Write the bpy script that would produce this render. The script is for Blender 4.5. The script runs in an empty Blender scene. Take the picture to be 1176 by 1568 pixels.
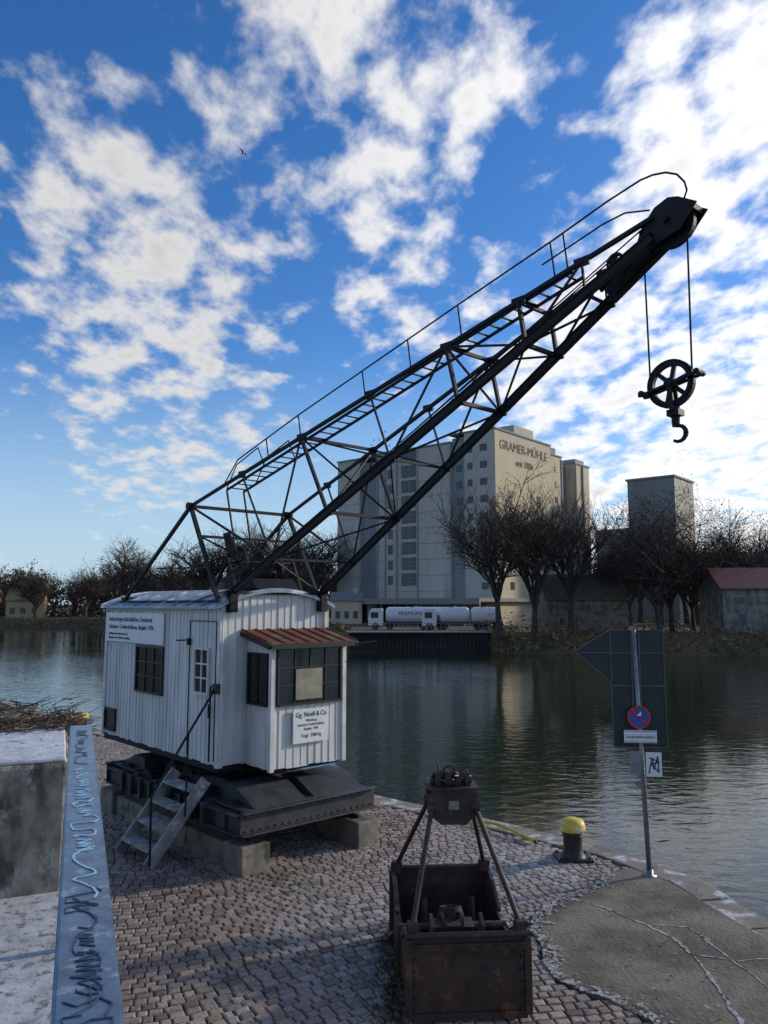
import bpy, math, random
from mathutils import Vector, Matrix
R=random.Random(7)
scene=bpy.context.scene
rad=math.radians
V=Vector
# ------------------------------------------------------------ materials
def newmat(name):
    m=bpy.data.materials.new(name); m.use_nodes=True
    nt=m.node_tree; b=nt.nodes["Principled BSDF"]
    return m,nt,b
def mat(name,c1,c2=None,rough=.7,metal=0,scale=3,bump=0,bscale=None,c3=None,t3=.6,s3=1.2,stretch=(1,1,1),contrast=(.35,.65),spec=None):
    m,nt,b=newmat(name); N=nt.nodes; L=nt.links
    c2=c2 or tuple(x*.7 for x in c1)
    tc=N.new('ShaderNodeTexCoord'); mp=N.new('ShaderNodeMapping'); mp.inputs['Scale'].default_value=stretch
    L.new(tc.outputs['Object'],mp.inputs[0])
    no=N.new('ShaderNodeTexNoise'); no.inputs['Scale'].default_value=scale; no.inputs['Detail'].default_value=7; no.inputs['Roughness'].default_value=.6
    L.new(mp.outputs[0],no.inputs['Vector'])
    cr=N.new('ShaderNodeValToRGB'); cr.color_ramp.elements[0].position=contrast[0]; cr.color_ramp.elements[1].position=contrast[1]
    cr.color_ramp.elements[0].color=(*c2,1); cr.color_ramp.elements[1].color=(*c1,1)
    L.new(no.outputs['Fac'],cr.inputs[0]); out=cr.outputs[0]
    if c3:
        n3=N.new('ShaderNodeTexNoise'); n3.inputs['Scale'].default_value=s3; n3.inputs['Detail'].default_value=9; n3.inputs['Roughness'].default_value=.68
        L.new(mp.outputs[0],n3.inputs['Vector'])
        r3=N.new('ShaderNodeMapRange'); r3.inputs[1].default_value=t3; r3.inputs[2].default_value=t3+.07
        L.new(n3.outputs['Fac'],r3.inputs[0])
        mx=N.new('ShaderNodeMixRGB'); L.new(r3.outputs[0],mx.inputs[0]); L.new(out,mx.inputs[1]); mx.inputs[2].default_value=(*c3,1)
        out=mx.outputs[0]
    L.new(out,b.inputs['Base Color'])
    b.inputs['Roughness'].default_value=rough; b.inputs['Metallic'].default_value=metal
    if spec is not None: b.inputs['Specular IOR Level'].default_value=spec
    if bump:
        bn=N.new('ShaderNodeTexNoise'); bn.inputs['Scale'].default_value=bscale or scale*4; bn.inputs['Detail'].default_value=6
        L.new(mp.outputs[0],bn.inputs['Vector'])
        bp=N.new('ShaderNodeBump'); bp.inputs['Strength'].default_value=1; bp.inputs['Distance'].default_value=bump
        L.new(bn.outputs['Fac'],bp.inputs['Height']); L.new(bp.outputs[0],b.inputs['Normal'])
    return m
M={}
M['steel']=mat('dark_steel',(.014,.016,.02),(.008,.008,.010),.6,.0,6,.002,c3=(.03,.02,.015),t3=.66,s3=9,spec=.25)
M['under']=mat('undercarriage_paint',(.042,.047,.052),(.018,.02,.022),.55,0,5,.003,c3=(.08,.045,.028),t3=.6,s3=6)
M['white']=mat('weathered_white_boards',(.72,.72,.7),(.5,.5,.48),.6,0,3,.002,c3=(.25,.235,.21),t3=.65,s3=7,stretch=(1,1,.25))
M['whitetrim']=mat('white_trim',(.7,.7,.68),(.5,.5,.48),.6,0,5,c3=(.22,.19,.16),t3=.62,s3=7)
M['signwhite']=mat('sign_white',(.78,.79,.8),(.68,.69,.7),.4,0,4)
M['black']=mat('black_paint',(.012,.012,.013),(.008,.008,.008),.45,0,5)
M['glass']=mat('window_glass',(.02,.023,.026),(.01,.012,.014),.08,0,2)
M['curtain']=mat('yellowed_pane',(.34,.31,.22),(.22,.2,.15),.3,0,6)
M['roof']=mat('zinc_roof',(.34,.4,.5),(.2,.24,.3),.45,.2,3,c3=(.62,.66,.72),t3=.52,s3=2)
M['rustroof']=mat('rusty_mossy_roof',(.2,.035,.025),(.1,.03,.02),.8,0,7,.003,c3=(.13,.13,.03),t3=.53,s3=3)
M['concrete']=mat('concrete',(.25,.225,.18),(.115,.105,.085),.9,0,4,.008,c3=(.055,.065,.035),t3=.54,s3=2.5)
M['oldwall']=mat('stained_concrete_wall',(.32,.27,.21),(.08,.066,.052),.95,0,5.0,.035,16,c3=(.38,.35,.3),t3=.56,s3=7,stretch=(1,1,.6),contrast=(.42,.6))
M['frosttop']=mat('frost',(.68,.7,.73),(.45,.46,.48),.9,0,9,.006,c3=(.2,.19,.17),t3=.58,s3=8)
M['pave']=mat('frosted_pavement',(.54,.55,.56),(.33,.33,.34),.9,0,6,.004,40,c3=(.17,.165,.16),t3=.53,s3=14)
M['wood']=mat('weathered_wood',(.36,.35,.32),(.2,.19,.18),.8,0,6,.002,c3=(.5,.52,.55),t3=.56,s3=5)
M['rust']=mat('rusty_grab_steel',(.065,.038,.028),(.024,.018,.015),.65,.1,5,.004,30,c3=(.14,.058,.03),t3=.56,s3=6)
M['rustblk']=mat('grab_arm_steel',(.07,.04,.032),(.03,.02,.018),.55,.2,9,.002)
M['yellow']=mat('yellow_paint',(.75,.58,.07),(.58,.44,.06),.5,0,8,c3=(.75,.75,.7),t3=.55,s3=8)
M['iron']=mat('cast_iron',(.03,.03,.03),(.016,.016,.016),.5,.2,8,.002)
M['galv']=mat('galvanised_pole',(.28,.3,.32),(.2,.21,.23),.4,.6,10)
M['signback']=mat('sign_back',(.038,.045,.045),(.025,.032,.033),.5,.2,5)
M['frame']=mat('sign_frame',(.12,.135,.14),(.08,.09,.1),.5,.4,5)
M['red']=mat('red_sign_film',(.62,.03,.03),(.5,.025,.025),.4)
M['blue']=mat('blue_sign_film',(.02,.1,.42),(.015,.08,.35),.4)
M['railblue']=mat('blue_rail_paint',(.12,.2,.29),(.065,.11,.17),.3,.35,14,.001,60,c3=(.27,.34,.41),t3=.57,s3=18)
M['chalk']=mat('pale_graffiti',(.38,.64,.76),(.3,.5,.62),.6,0,20,c3=(.13,.2,.28),t3=.56,s3=40)
M['darkscr']=mat('dark_graffiti',(.04,.07,.12),(.03,.05,.09),.6)
M['hose']=mat('yellow_hose',(.65,.5,.04),(.5,.38,.03),.5)
M['bark']=mat('bark',(.08,.06,.043),(.045,.034,.026),.95,0,2,.03)
M['twig']=mat('dry_leaves_and_twigs',(.19,.105,.048),(.105,.06,.032),.95,0,.6)
M['twig2']=mat('dark_bare_twigs',(.105,.077,.056),(.055,.042,.033),.95,0,.6)
M['reed']=mat('dry_reed_grass',(.32,.21,.08),(.15,.11,.045),.95,0,.5)
M['mill']=mat('mill_render',(.55,.505,.42),(.46,.42,.35),.9,0,.25,c3=(.39,.36,.3),t3=.58,s3=.3,stretch=(1,1,.3))  # mill wall colour toned for its shaded faces; cream is the sunlit copy
M['cream']=mat('cream_and_sunlit_render',(.6,.5,.34),(.52,.43,.3),.9,0,.25,c3=(.44,.37,.26),t3=.6,s3=.3,stretch=(1,1,.3))  # cream walls, also the sunlit tone painted on the mill tower's sun side
M['silo']=mat('silo_render',(.38,.37,.33),(.32,.31,.28),.9,0,.25,stretch=(1,1,.3))
M['slate']=mat('blue_grey_render',(.27,.29,.29),(.21,.225,.225),.9,0,.25,stretch=(1,1,.3))
M['darkwin']=mat('dark_windows',(.05,.06,.068),(.03,.038,.045),.25)
M['greytrim']=mat('grey_trim',(.26,.26,.25),(.19,.19,.18),.8)
M['stone']=mat('rubble_stone',(.27,.2,.13),(.12,.09,.06),.95,0,1.5,.05,3,contrast=(.42,.58))
M['greywall']=mat('grey_rubble_plaster',(.26,.235,.2),(.13,.115,.1),.95,0,1.2,.05,3,c3=(.32,.3,.26),t3=.58,s3=1.5,contrast=(.42,.58))
M['tile']=mat('red_tiles',(.24,.1,.08),(.16,.07,.06),.9,0,2)
M['olivetile']=mat('old_mossy_tiles',(.16,.13,.085),(.09,.075,.05),.9,0,2)
M['ochre']=mat('ochre_plaster',(.5,.4,.21),(.42,.33,.17),.9,0,.7)
M['sheet']=mat('sheet_piling',(.05,.045,.04),(.03,.027,.025),.8,0,1,.03)
M['tankwhite']=mat('white_tank_paint',(.75,.75,.74),(.65,.65,.65),.3)
M['cabred']=mat('red_lettering',(.4,.03,.02),(.3,.025,.02),.35)
M['rubber']=mat('rubber',(.015,.015,.015),(.01,.01,.01),.85)
M['bank']=mat('far_ground_grass',(.15,.12,.055),(.07,.06,.033),.95,0,.15,.1,1)
M['apron']=mat('old_concrete_apron',(.2,.17,.125),(.085,.072,.055),.85,0,1.4,.012,22,c3=(.38,.37,.34),t3=.63,s3=7,contrast=(.4,.6))
M['joint']=mat('sand_moss_and_frost_joints',(.14,.118,.078),(.055,.06,.028),.95,0,1.3,.01,30,c3=(.42,.41,.38),t3=.57,s3=2.2)
M['coping']=mat('coping_stone',(.3,.275,.23),(.17,.155,.13),.9,0,3,.008,20,c3=(.55,.55,.55),t3=.53,s3=3)
M['grass']=mat('moss_grass',(.06,.08,.02),(.035,.045,.015),.95)
M['letter']=mat('dark_lettering',(.03,.03,.035),(.02,.02,.025),.6)
M['letterg']=mat('grey_lettering',(.14,.13,.12),(.11,.1,.09),.8)
M['crackfrost']=mat('frost_in_cracks',(.5,.51,.52),(.26,.26,.26),.9,0,9,c3=(.1,.09,.08),t3=.5,s3=14)

m,nt,b=newmat('granite_setts'); N=nt.nodes;L=nt.links
at=N.new('ShaderNodeAttribute'); at.attribute_name='tone'
tc=N.new('ShaderNodeTexCoord'); n1=N.new('ShaderNodeTexNoise'); n1.inputs['Scale'].default_value=38; n1.inputs['Detail'].default_value=5
L.new(tc.outputs['Object'],n1.inputs['Vector'])
mr=N.new('ShaderNodeMapRange'); mr.inputs[1].default_value=.3; mr.inputs[2].default_value=.7; mr.inputs[3].default_value=.6; mr.inputs[4].default_value=1.3
L.new(n1.outputs['Fac'],mr.inputs[0])
mu=N.new('ShaderNodeMixRGB'); mu.blend_type='MULTIPLY'; mu.inputs[0].default_value=1
L.new(at.outputs['Color'],mu.inputs[1]); L.new(mr.outputs[0],mu.inputs[2])
L.new(mu.outputs[0],b.inputs['Base Color']); b.inputs['Roughness'].default_value=.8
bp=N.new('ShaderNodeBump'); bp.inputs['Distance'].default_value=.004; L.new(n1.outputs['Fac'],bp.inputs['Height']); L.new(bp.outputs[0],b.inputs['Normal'])
M['sett']=m
# water
m,nt,b=newmat('river_water'); N=nt.nodes;L=nt.links
b.inputs['Base Color'].default_value=(.024,.034,.02,1); b.inputs['Roughness'].default_value=.04; b.inputs['IOR'].default_value=1.33
tc=N.new('ShaderNodeTexCoord'); mp=N.new('ShaderNodeMapping'); mp.inputs['Rotation'].default_value=(0,0,rad(-12)); mp.inputs['Scale'].default_value=(.6,1.1,1)
L.new(tc.outputs['Object'],mp.inputs[0])
na=N.new('ShaderNodeTexNoise'); na.inputs['Scale'].default_value=2.0; na.inputs['Detail'].default_value=3; na.inputs['Roughness'].default_value=.5; na.inputs['Distortion'].default_value=.5
L.new(mp.outputs[0],na.inputs['Vector'])
nb=N.new('ShaderNodeTexNoise'); nb.inputs['Scale'].default_value=.05; nb.inputs['Detail'].default_value=3
L.new(tc.outputs['Object'],nb.inputs['Vector'])
ms=N.new('ShaderNodeMapRange'); ms.inputs[1].default_value=.4; ms.inputs[2].default_value=.62; ms.inputs[3].default_value=.35; ms.inputs[4].default_value=1
L.new(nb.outputs['Fac'],ms.inputs[0])
bp=N.new('ShaderNodeBump'); bp.inputs['Distance'].default_value=.026; L.new(ms.outputs[0],bp.inputs['Strength'])
L.new(na.outputs['Fac'],bp.inputs['Height']); L.new(bp.outputs[0],b.inputs['Normal'])
M['water']=m

# ------------------------------------------------------------ mesh builder
class MB:
    def __init__(s): s.v=[];s.f=[];s.mi=[];s.ms=[]
    def m(s,k):
        if k not in s.ms: s.ms.append(k)
        return s.ms.index(k)
    def add(s,vs,fs,k):
        o=len(s.v); s.v+= [tuple(x) for x in vs]; i=s.m(k)
        for f in fs: s.f.append(tuple(o+j for j in f)); s.mi.append(i)
    def box(s,lo,hi,k):
        x0,y0,z0=lo;x1,y1,z1=hi
        s.add([(x0,y0,z0),(x1,y0,z0),(x1,y1,z0),(x0,y1,z0),(x0,y0,z1),(x1,y0,z1),(x1,y1,z1),(x0,y1,z1)],
              [(0,3,2,1),(4,5,6,7),(0,1,5,4),(1,2,6,5),(2,3,7,6),(3,0,4,7)],k)
    def beam(s,p,q,w,h,k,up=(0,0,1)):
        p=V(p);q=V(q);d=(q-p).normalized();u=V(up)
        if abs(d.dot(u))>.97: u=V((1,0,0))
        r=d.cross(u).normalized();u=r.cross(d)
        vs=[]
        for c in (p,q):
            for a,bb in((-1,-1),(1,-1),(1,1),(-1,1)): vs.append(c+r*a*w/2+u*bb*h/2)
        s.add(vs,[(0,1,2,3),(7,6,5,4),(0,4,5,1),(1,5,6,2),(2,6,7,3),(3,7,4,0)],k)
    def tube(s,p,q,r0,r1,n,k,caps=True):
        p=V(p);q=V(q);d=(q-p)
        if d.length<1e-6:return
        d.normalize();u=V((0,0,1)) if abs(d.z)<.9 else V((1,0,0))
        r=d.cross(u).normalized();u=r.cross(d);vs=[]
        for c,rr in((p,r0),(q,r1)):
            for i in range(n):
                a=2*math.pi*i/n; vs.append(c+(r*math.cos(a)+u*math.sin(a))*rr)
        fs=[(i,(i+1)%n,n+(i+1)%n,n+i) for i in range(n)]
        if caps: fs+=[tuple(range(n))[::-1],tuple(range(n,2*n))]
        s.add(vs,fs,k)
    def path(s,pts,r,n,k):
        for a,b in zip(pts[:-1],pts[1:]): s.tube(a,b,r,r,n,k)
    def prism(s,poly,off,k):
        n=len(poly);off=V(off);vs=[V(p) for p in poly]+[V(p)+off for p in poly]
        fs=[tuple(range(n))[::-1],tuple(range(n,2*n))]+[(i,(i+1)%n,n+(i+1)%n,n+i) for i in range(n)]
        s.add(vs,fs,k)
    def ring(s,c,ax,r,t,w,n,k):
        c=V(c);ax=V(ax).normalized();u=V((0,0,1)) if abs(ax.z)<.9 else V((1,0,0))
        a=ax.cross(u).normalized();u=a.cross(ax);vs=[]
        for i in range(n):
            th=2*math.pi*i/n;d=a*math.cos(th)+u*math.sin(th)
            vs+=[c+d*r-ax*w/2,c+d*r+ax*w/2,c+d*(r-t)+ax*w/2,c+d*(r-t)-ax*w/2]
        fs=[]
        for i in range(n):
            j=(i+1)%n
            for q in range(4): fs.append((4*i+q,4*j+q,4*j+(q+1)%4,4*i+(q+1)%4))
        s.add(vs,fs,k)
    def lathe(s,c,prof,n,k):
        c=V(c);vs=[];fs=[]
        for r,z in prof:
            for i in range(n):
                a=2*math.pi*i/n; vs.append(c+V((r*math.cos(a),r*math.sin(a),z)))
        for j in range(len(prof)-1):
            for i in range(n): fs.append((j*n+i,j*n+(i+1)%n,(j+1)*n+(i+1)%n,(j+1)*n+i))
        fs.append(tuple(range((len(prof)-1)*n,len(prof)*n)))
        s.add(vs,fs,k)
    def obj(s,name,parent=None,smooth=False,bevel=0):
        me=bpy.data.meshes.new(name); me.from_pydata(s.v,[],s.f)
        for k in s.ms: me.materials.append(M[k])
        me.polygons.foreach_set('material_index',s.mi)
        if smooth: me.polygons.foreach_set('use_smooth',[True]*len(s.f))
        me.update(); o=bpy.data.objects.new(name,me); scene.collection.objects.link(o)
        if parent: o.parent=parent
        if bevel:
            bm=o.modifiers.new('bevel','BEVEL'); bm.width=bevel; bm.segments=2; bm.limit_method='ANGLE'
        return o
def empty(name,loc=(0,0,0),rz=0):
    e=bpy.data.objects.new(name,None); scene.collection.objects.link(e); e.location=loc; e.rotation_euler=(0,0,rz); e.empty_display_size=.3
    return e
def text(name,body,parent,origin,xdir,ydir,size,k,xs=1,align='LEFT',ext=.002):
    cu=bpy.data.curves.new(name,'FONT'); cu.body=body; cu.size=size; cu.extrude=ext; cu.align_x=align
    t=bpy.data.objects.new(name,cu); scene.collection.objects.link(t)
    me=bpy.data.meshes.new_from_object(t); bpy.data.objects.remove(t)
    me.materials.clear(); me.materials.append(M[k])
    o=bpy.data.objects.new(name,me); scene.collection.objects.link(o)
    X=V(xdir).normalized();Y=V(ydir).normalized();Z=X.cross(Y)
    mm=Matrix(((X.x*xs,Y.x,Z.x,origin[0]),(X.y*xs,Y.y,Z.y,origin[1]),(X.z*xs,Y.z,Z.z,origin[2]),(0,0,0,1)))
    if parent: o.parent=parent
    o.matrix_local=mm
    return o

# ------------------------------------------------------------ camera, sun, sky
H=3.5
cam=bpy.data.cameras.new('camera'); co=bpy.data.objects.new('camera',cam); scene.collection.objects.link(co)
co.location=(0,0,H); co.rotation_euler=(rad(90+6.83),0,0)
cam.sensor_fit='VERTICAL'; cam.sensor_height=36; cam.lens=27.05; cam.clip_end=8000; cam.clip_start=.05
scene.camera=co
SH,SE=rad(66),rad(19)
S=V((math.cos(SE)*math.sin(SH),math.cos(SE)*math.cos(SH),math.sin(SE)))
sl=bpy.data.lights.new('sun','SUN'); sl.energy=3.1; sl.angle=rad(2.5); sl.color=(1,.9,.72)
so=bpy.data.objects.new('sun',sl); scene.collection.objects.link(so); so.rotation_euler=(-S).to_track_quat('-Z','Y').to_euler(); so.location=(50,20,30)
w=bpy.data.worlds.new('World'); scene.world=w; w.use_nodes=True
nt=w.node_tree;N=nt.nodes;L=nt.links;bg=N['Background']; bg.inputs[1].default_value=.145
sky=N.new('ShaderNodeTexSky'); sky.sky_type='NISHITA'; sky.sun_disc=False; sky.sun_elevation=SE; sky.sun_rotation=SH
sky.air_density=1.0; sky.dust_density=.3; sky.ozone_density=2.0
hs=N.new('ShaderNodeHueSaturation'); hs.inputs['Saturation'].default_value=1.22; hs.inputs['Value'].default_value=1.0
tint=N.new('ShaderNodeMixRGB'); tint.blend_type='MULTIPLY'; tint.inputs[0].default_value=1; tint.inputs[2].default_value=(.9,.96,1.18,1)
L.new(sky.outputs[0],tint.inputs[1]); L.new(tint.outputs[0],hs.inputs['Color'])
def math_(op,a,b=None,c=None):
    n=N.new('ShaderNodeMath'); n.operation=op
    for i,x in enumerate((a,b,c)):
        if x is None: continue
        if isinstance(x,(int,float)): n.inputs[i].default_value=x
        else: L.new(x,n.inputs[i])
    return n.outputs[0]
tc=N.new('ShaderNodeTexCoord')
sp=N.new('ShaderNodeSeparateXYZ'); L.new(tc.outputs['Generated'],sp.inputs[0])
hz=N.new('ShaderNodeMapRange'); hz.interpolation_type='SMOOTHSTEP'; hz.inputs[1].default_value=.34; hz.inputs[2].default_value=-.02; hz.inputs[3].default_value=0; hz.inputs[4].default_value=.9
L.new(sp.outputs[2],hz.inputs[0])
hm=N.new('ShaderNodeMixRGB'); L.new(hz.outputs[0],hm.inputs[0]); L.new(hs.outputs[0],hm.inputs[1]); hm.inputs[2].default_value=(3.3,4.6,5.6,1)
zz=math_('ADD',math_('MAXIMUM',sp.outputs[2],0.0),.2)
cx=math_('DIVIDE',sp.outputs[0],zz); cy=math_('DIVIDE',sp.outputs[1],zz)
cb=N.new('ShaderNodeCombineXYZ'); L.new(cx,cb.inputs[0]); L.new(cy,cb.inputs[1])
mp=N.new('ShaderNodeMapping'); mp.inputs['Rotation'].default_value=(0,0,rad(35)); mp.inputs['Scale'].default_value=(1.15,.85,1); mp.inputs['Location'].default_value=(.37,.9,0); L.new(cb.outputs[0],mp.inputs[0])
def noise(sc,det,ro,dist=0,vec=None):
    n=N.new('ShaderNodeTexNoise'); n.inputs['Scale'].default_value=sc; n.inputs['Detail'].default_value=det; n.inputs['Roughness'].default_value=ro; n.inputs['Distortion'].default_value=dist
    L.new(vec or mp.outputs[0],n.inputs['Vector']); return n.outputs['Fac']
nl=noise(2.8,2,.5); nm=noise(9,9,.55,.1)
blobs=[(-2,35,12,1),(-17.6,23,11,1.1),(25,31,10,1.1),(21,20,12,1.0),(4,23,8,.75),(15,10,12,1.15),(27,9,15,1.3),(-16,14,8,.9),(-27,24,7,.7),(60,25,30,1),(-70,25,25,.8),(120,35,40,.8),(-130,30,40,.8)]
acc=None
for az,el,r,wt in blobs:
    d=V((math.sin(rad(az))*math.cos(rad(el)),math.cos(rad(az))*math.cos(rad(el)),math.sin(rad(el))))
    vm=N.new('ShaderNodeVectorMath'); vm.operation='DOT_PRODUCT'; L.new(tc.outputs['Generated'],vm.inputs[0]); vm.inputs[1].default_value=d
    mr=N.new('ShaderNodeMapRange'); mr.interpolation_type='SMOOTHSTEP'; mr.inputs[1].default_value=math.cos(rad(r*1.3)); mr.inputs[2].default_value=math.cos(rad(r*.15)); mr.inputs[4].default_value=wt
    L.new(vm.outputs['Value'],mr.inputs[0])
    acc=mr.outputs[0] if acc is None else math_('MAXIMUM',acc,mr.outputs[0])
dens=math_('ADD',math_('ADD',nm,math_('MULTIPLY',math_('SUBTRACT',nl,.5),.5)),math_('MULTIPLY',math_('SUBTRACT',acc,.5),.26))
mr=N.new('ShaderNodeMapRange'); mr.interpolation_type='SMOOTHSTEP'; mr.inputs[1].default_value=.475; mr.inputs[2].default_value=.75; L.new(dens,mr.inputs[0]); cloud=mr.outputs[0]
vm=N.new('ShaderNodeVectorMath'); vm.operation='DOT_PRODUCT'; L.new(tc.outputs['Generated'],vm.inputs[0]); vm.inputs[1].default_value=S
ms=N.new('ShaderNodeMapRange'); ms.inputs[1].default_value=.3; ms.inputs[2].default_value=1; ms.inputs[3].default_value=5.4; ms.inputs[4].default_value=9.5
L.new(vm.outputs['Value'],ms.inputs[0])
md=N.new('ShaderNodeMapRange'); md.inputs[1].default_value=.72; md.inputs[2].default_value=1.0; md.inputs[3].default_value=1; md.inputs[4].default_value=.7; L.new(dens,md.inputs[0])
cv=math_('MULTIPLY',ms.outputs[0],md.outputs[0])
cc=N.new('ShaderNodeVectorMath'); cc.operation='SCALE'; cc.inputs[0].default_value=(1.0,.985,.97); L.new(cv,cc.inputs[3])
mx=N.new('ShaderNodeMixRGB'); L.new(math_('MULTIPLY',cloud,.92),mx.inputs[0]); L.new(hm.outputs[0],mx.inputs[1]); L.new(cc.outputs[0],mx.inputs[2])
L.new(mx.outputs[0],bg.inputs[0])
scene.view_settings.view_transform='Standard'; scene.view_settings.look='None'; scene.view_settings.exposure=0

# ------------------------------------------------------------ water, quay
mb=MB(); mb.add([(-4000,-3000,-2),(4000,-3000,-2),(4000,5000,-2),(-4000,5000,-2)],[(0,1,2,3)],'water'); mb.obj('river_water')
edge=[(-40,58),(-14.5,29.7),(-8.3,22.4),(-.34,14.9),(3.31,11.6),(4.0,10.4),(4.27,8.9),(4.9,6),(6.5,0),(7,-20)]
quay=edge+[(-60,-20),(-60,58)]
def inpoly(x,y,P):
    c=False;n=len(P);j=n-1
    for i in range(n):
        xi,yi=P[i];xj,yj=P[j]
        if (yi>y)!=(yj>y) and x<(xj-xi)*(y-yi)/(yj-yi)+xi: c=not c
        j=i
    return c
def dedge(x,y,E=edge):
    best=9e9
    for (ax,ay),(bx,by) in zip(E[:-1],E[1:]):
        dx,dy=bx-ax,by-ay;t=max(0,min(1,((x-ax)*dx+(y-ay)*dy)/(dx*dx+dy*dy)))
        best=min(best,math.hypot(x-ax-t*dx,y-ay-t*dy))
    return best
mb=MB(); mb.prism([(x,y,-.03) for x,y in quay][::-1],(0,0,-2.6),'joint'); mb.obj('quay_ground')
mb=MB()
for (ax,ay),(bx,by) in zip(edge[:-1],edge[1:]):
    d=V((bx-ax,by-ay,0));ln=d.length;d.normalize();nrm=V((d.y,-d.x,0))
    inward=-nrm if inpoly((ax+bx)/2-nrm.x*.3,(ay+by)/2-nrm.y*.3,quay) else nrm
    s=0
    while s<ln-.02:
        l=min(R.uniform(.7,1.1),ln-s)
        if ln-s-l<.25:l=ln-s
        a=V((ax,ay,0))+d*(s+.008);b2=V((ax,ay,0))+d*(s+l-.008)
        z=R.uniform(-.008,.012)
        pl=[a-inward*.03,b2-inward*.03,b2+inward*.38,a+inward*.38]
        mb.prism([V((p.x,p.y,-.3)) for p in pl],(0,0,.3+z),'coping'); s+=l
mb.obj('quay_coping',bevel=.012)
apron=[(2.98,10.6),(2.6,10.1),(2.23,9.78),(1.9,9.5),(1.67,9.13),(1.58,8.75),(1.63,8.39),(1.56,8.0),(1.61,7.69),(1.8,7.45),(1.99,7.33),(2.26,6.92),(2.3,5.5),(2.6,3),(5.3,3),(4.55,6),(3.93,8.9),(3.62,10.2),(3.3,10.75)]
ap=empty('concrete_apron')
mb=MB(); mb.prism([(x,y,-.026) for x,y in apron],(0,0,.036),'apron'); mb.obj('slab',ap)
def strip(mbx,pts,w,z,k,jit=.4,wob=.012):
    P=[]
    for a,b in zip(pts[:-1],pts[1:]):
        for i in range(10): P.append(V((a[0]+(b[0]-a[0])*i/10+R.uniform(-wob,wob),a[1]+(b[1]-a[1])*i/10+R.uniform(-wob,wob),0)))
    P.append(V((*pts[-1],0)))
    vs=[];ww=w
    for i,p in enumerate(P):
        d=(P[min(i+1,len(P)-1)]-P[max(i-1,0)]).normalized();n=V((-d.y,d.x,0));ww=.4*ww+.6*w*R.uniform(1-jit,1+jit)
        vs+=[(p+n*ww/2+V((0,0,z))),(p-n*ww/2+V((0,0,z)))]
    mbx.add(vs,[(2*i,2*i+1,2*i+3,2*i+2) for i in range(len(P)-1)],k)
mb=MB()
strip(mb,[(2.2,9.7),(2.55,9.4),(2.85,8.95),(3.05,8.55),(3.1,8.1),(3.06,7.5),(3.0,6.9),(2.9,6.0)],.035,.0145,'crackfrost',.9)
strip(mb,[(2.95,8.9),(3.3,8.85),(3.4,8.5)],.02,.0145,'crackfrost',.8)
strip(mb,[(3.08,8.2),(3.5,8.05),(3.8,8.1)],.016,.0145,'crackfrost',.8)
strip(mb,[(3.35,8.6),(3.55,7.4),(3.6,6.4)],.018,.0145,'crackfrost',.8)
def blot(x,y,r,z):
    n=8;a0=R.random()*6
    mb.add([(x+r*R.uniform(.4,1.3)*math.cos(a0+j*6.283/n),y+r*R.uniform(.4,1.3)*math.sin(a0+j*6.283/n),z) for j in range(n)],[tuple(range(n))],'crackfrost')
for _ in range(1100):
    i=R.randrange(0,11); t=R.random(); a,b2=apron[i],apron[i+1]
    x=a[0]+(b2[0]-a[0])*t+abs(R.gauss(0,.08));y=a[1]+(b2[1]-a[1])*t+R.gauss(0,.05)
    if inpoly(x,y,apron): blot(x,y,R.uniform(.005,.026),.0185+R.random()*.003)
for _ in range(300):
    x=R.uniform(1.7,4.4);y=R.uniform(5.5,10.4)
    if inpoly(x,y,apron): blot(x,y,R.uniform(.003,.012),.0185+R.random()*.003)
mb.obj('frosted_cracks',ap)
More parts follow.
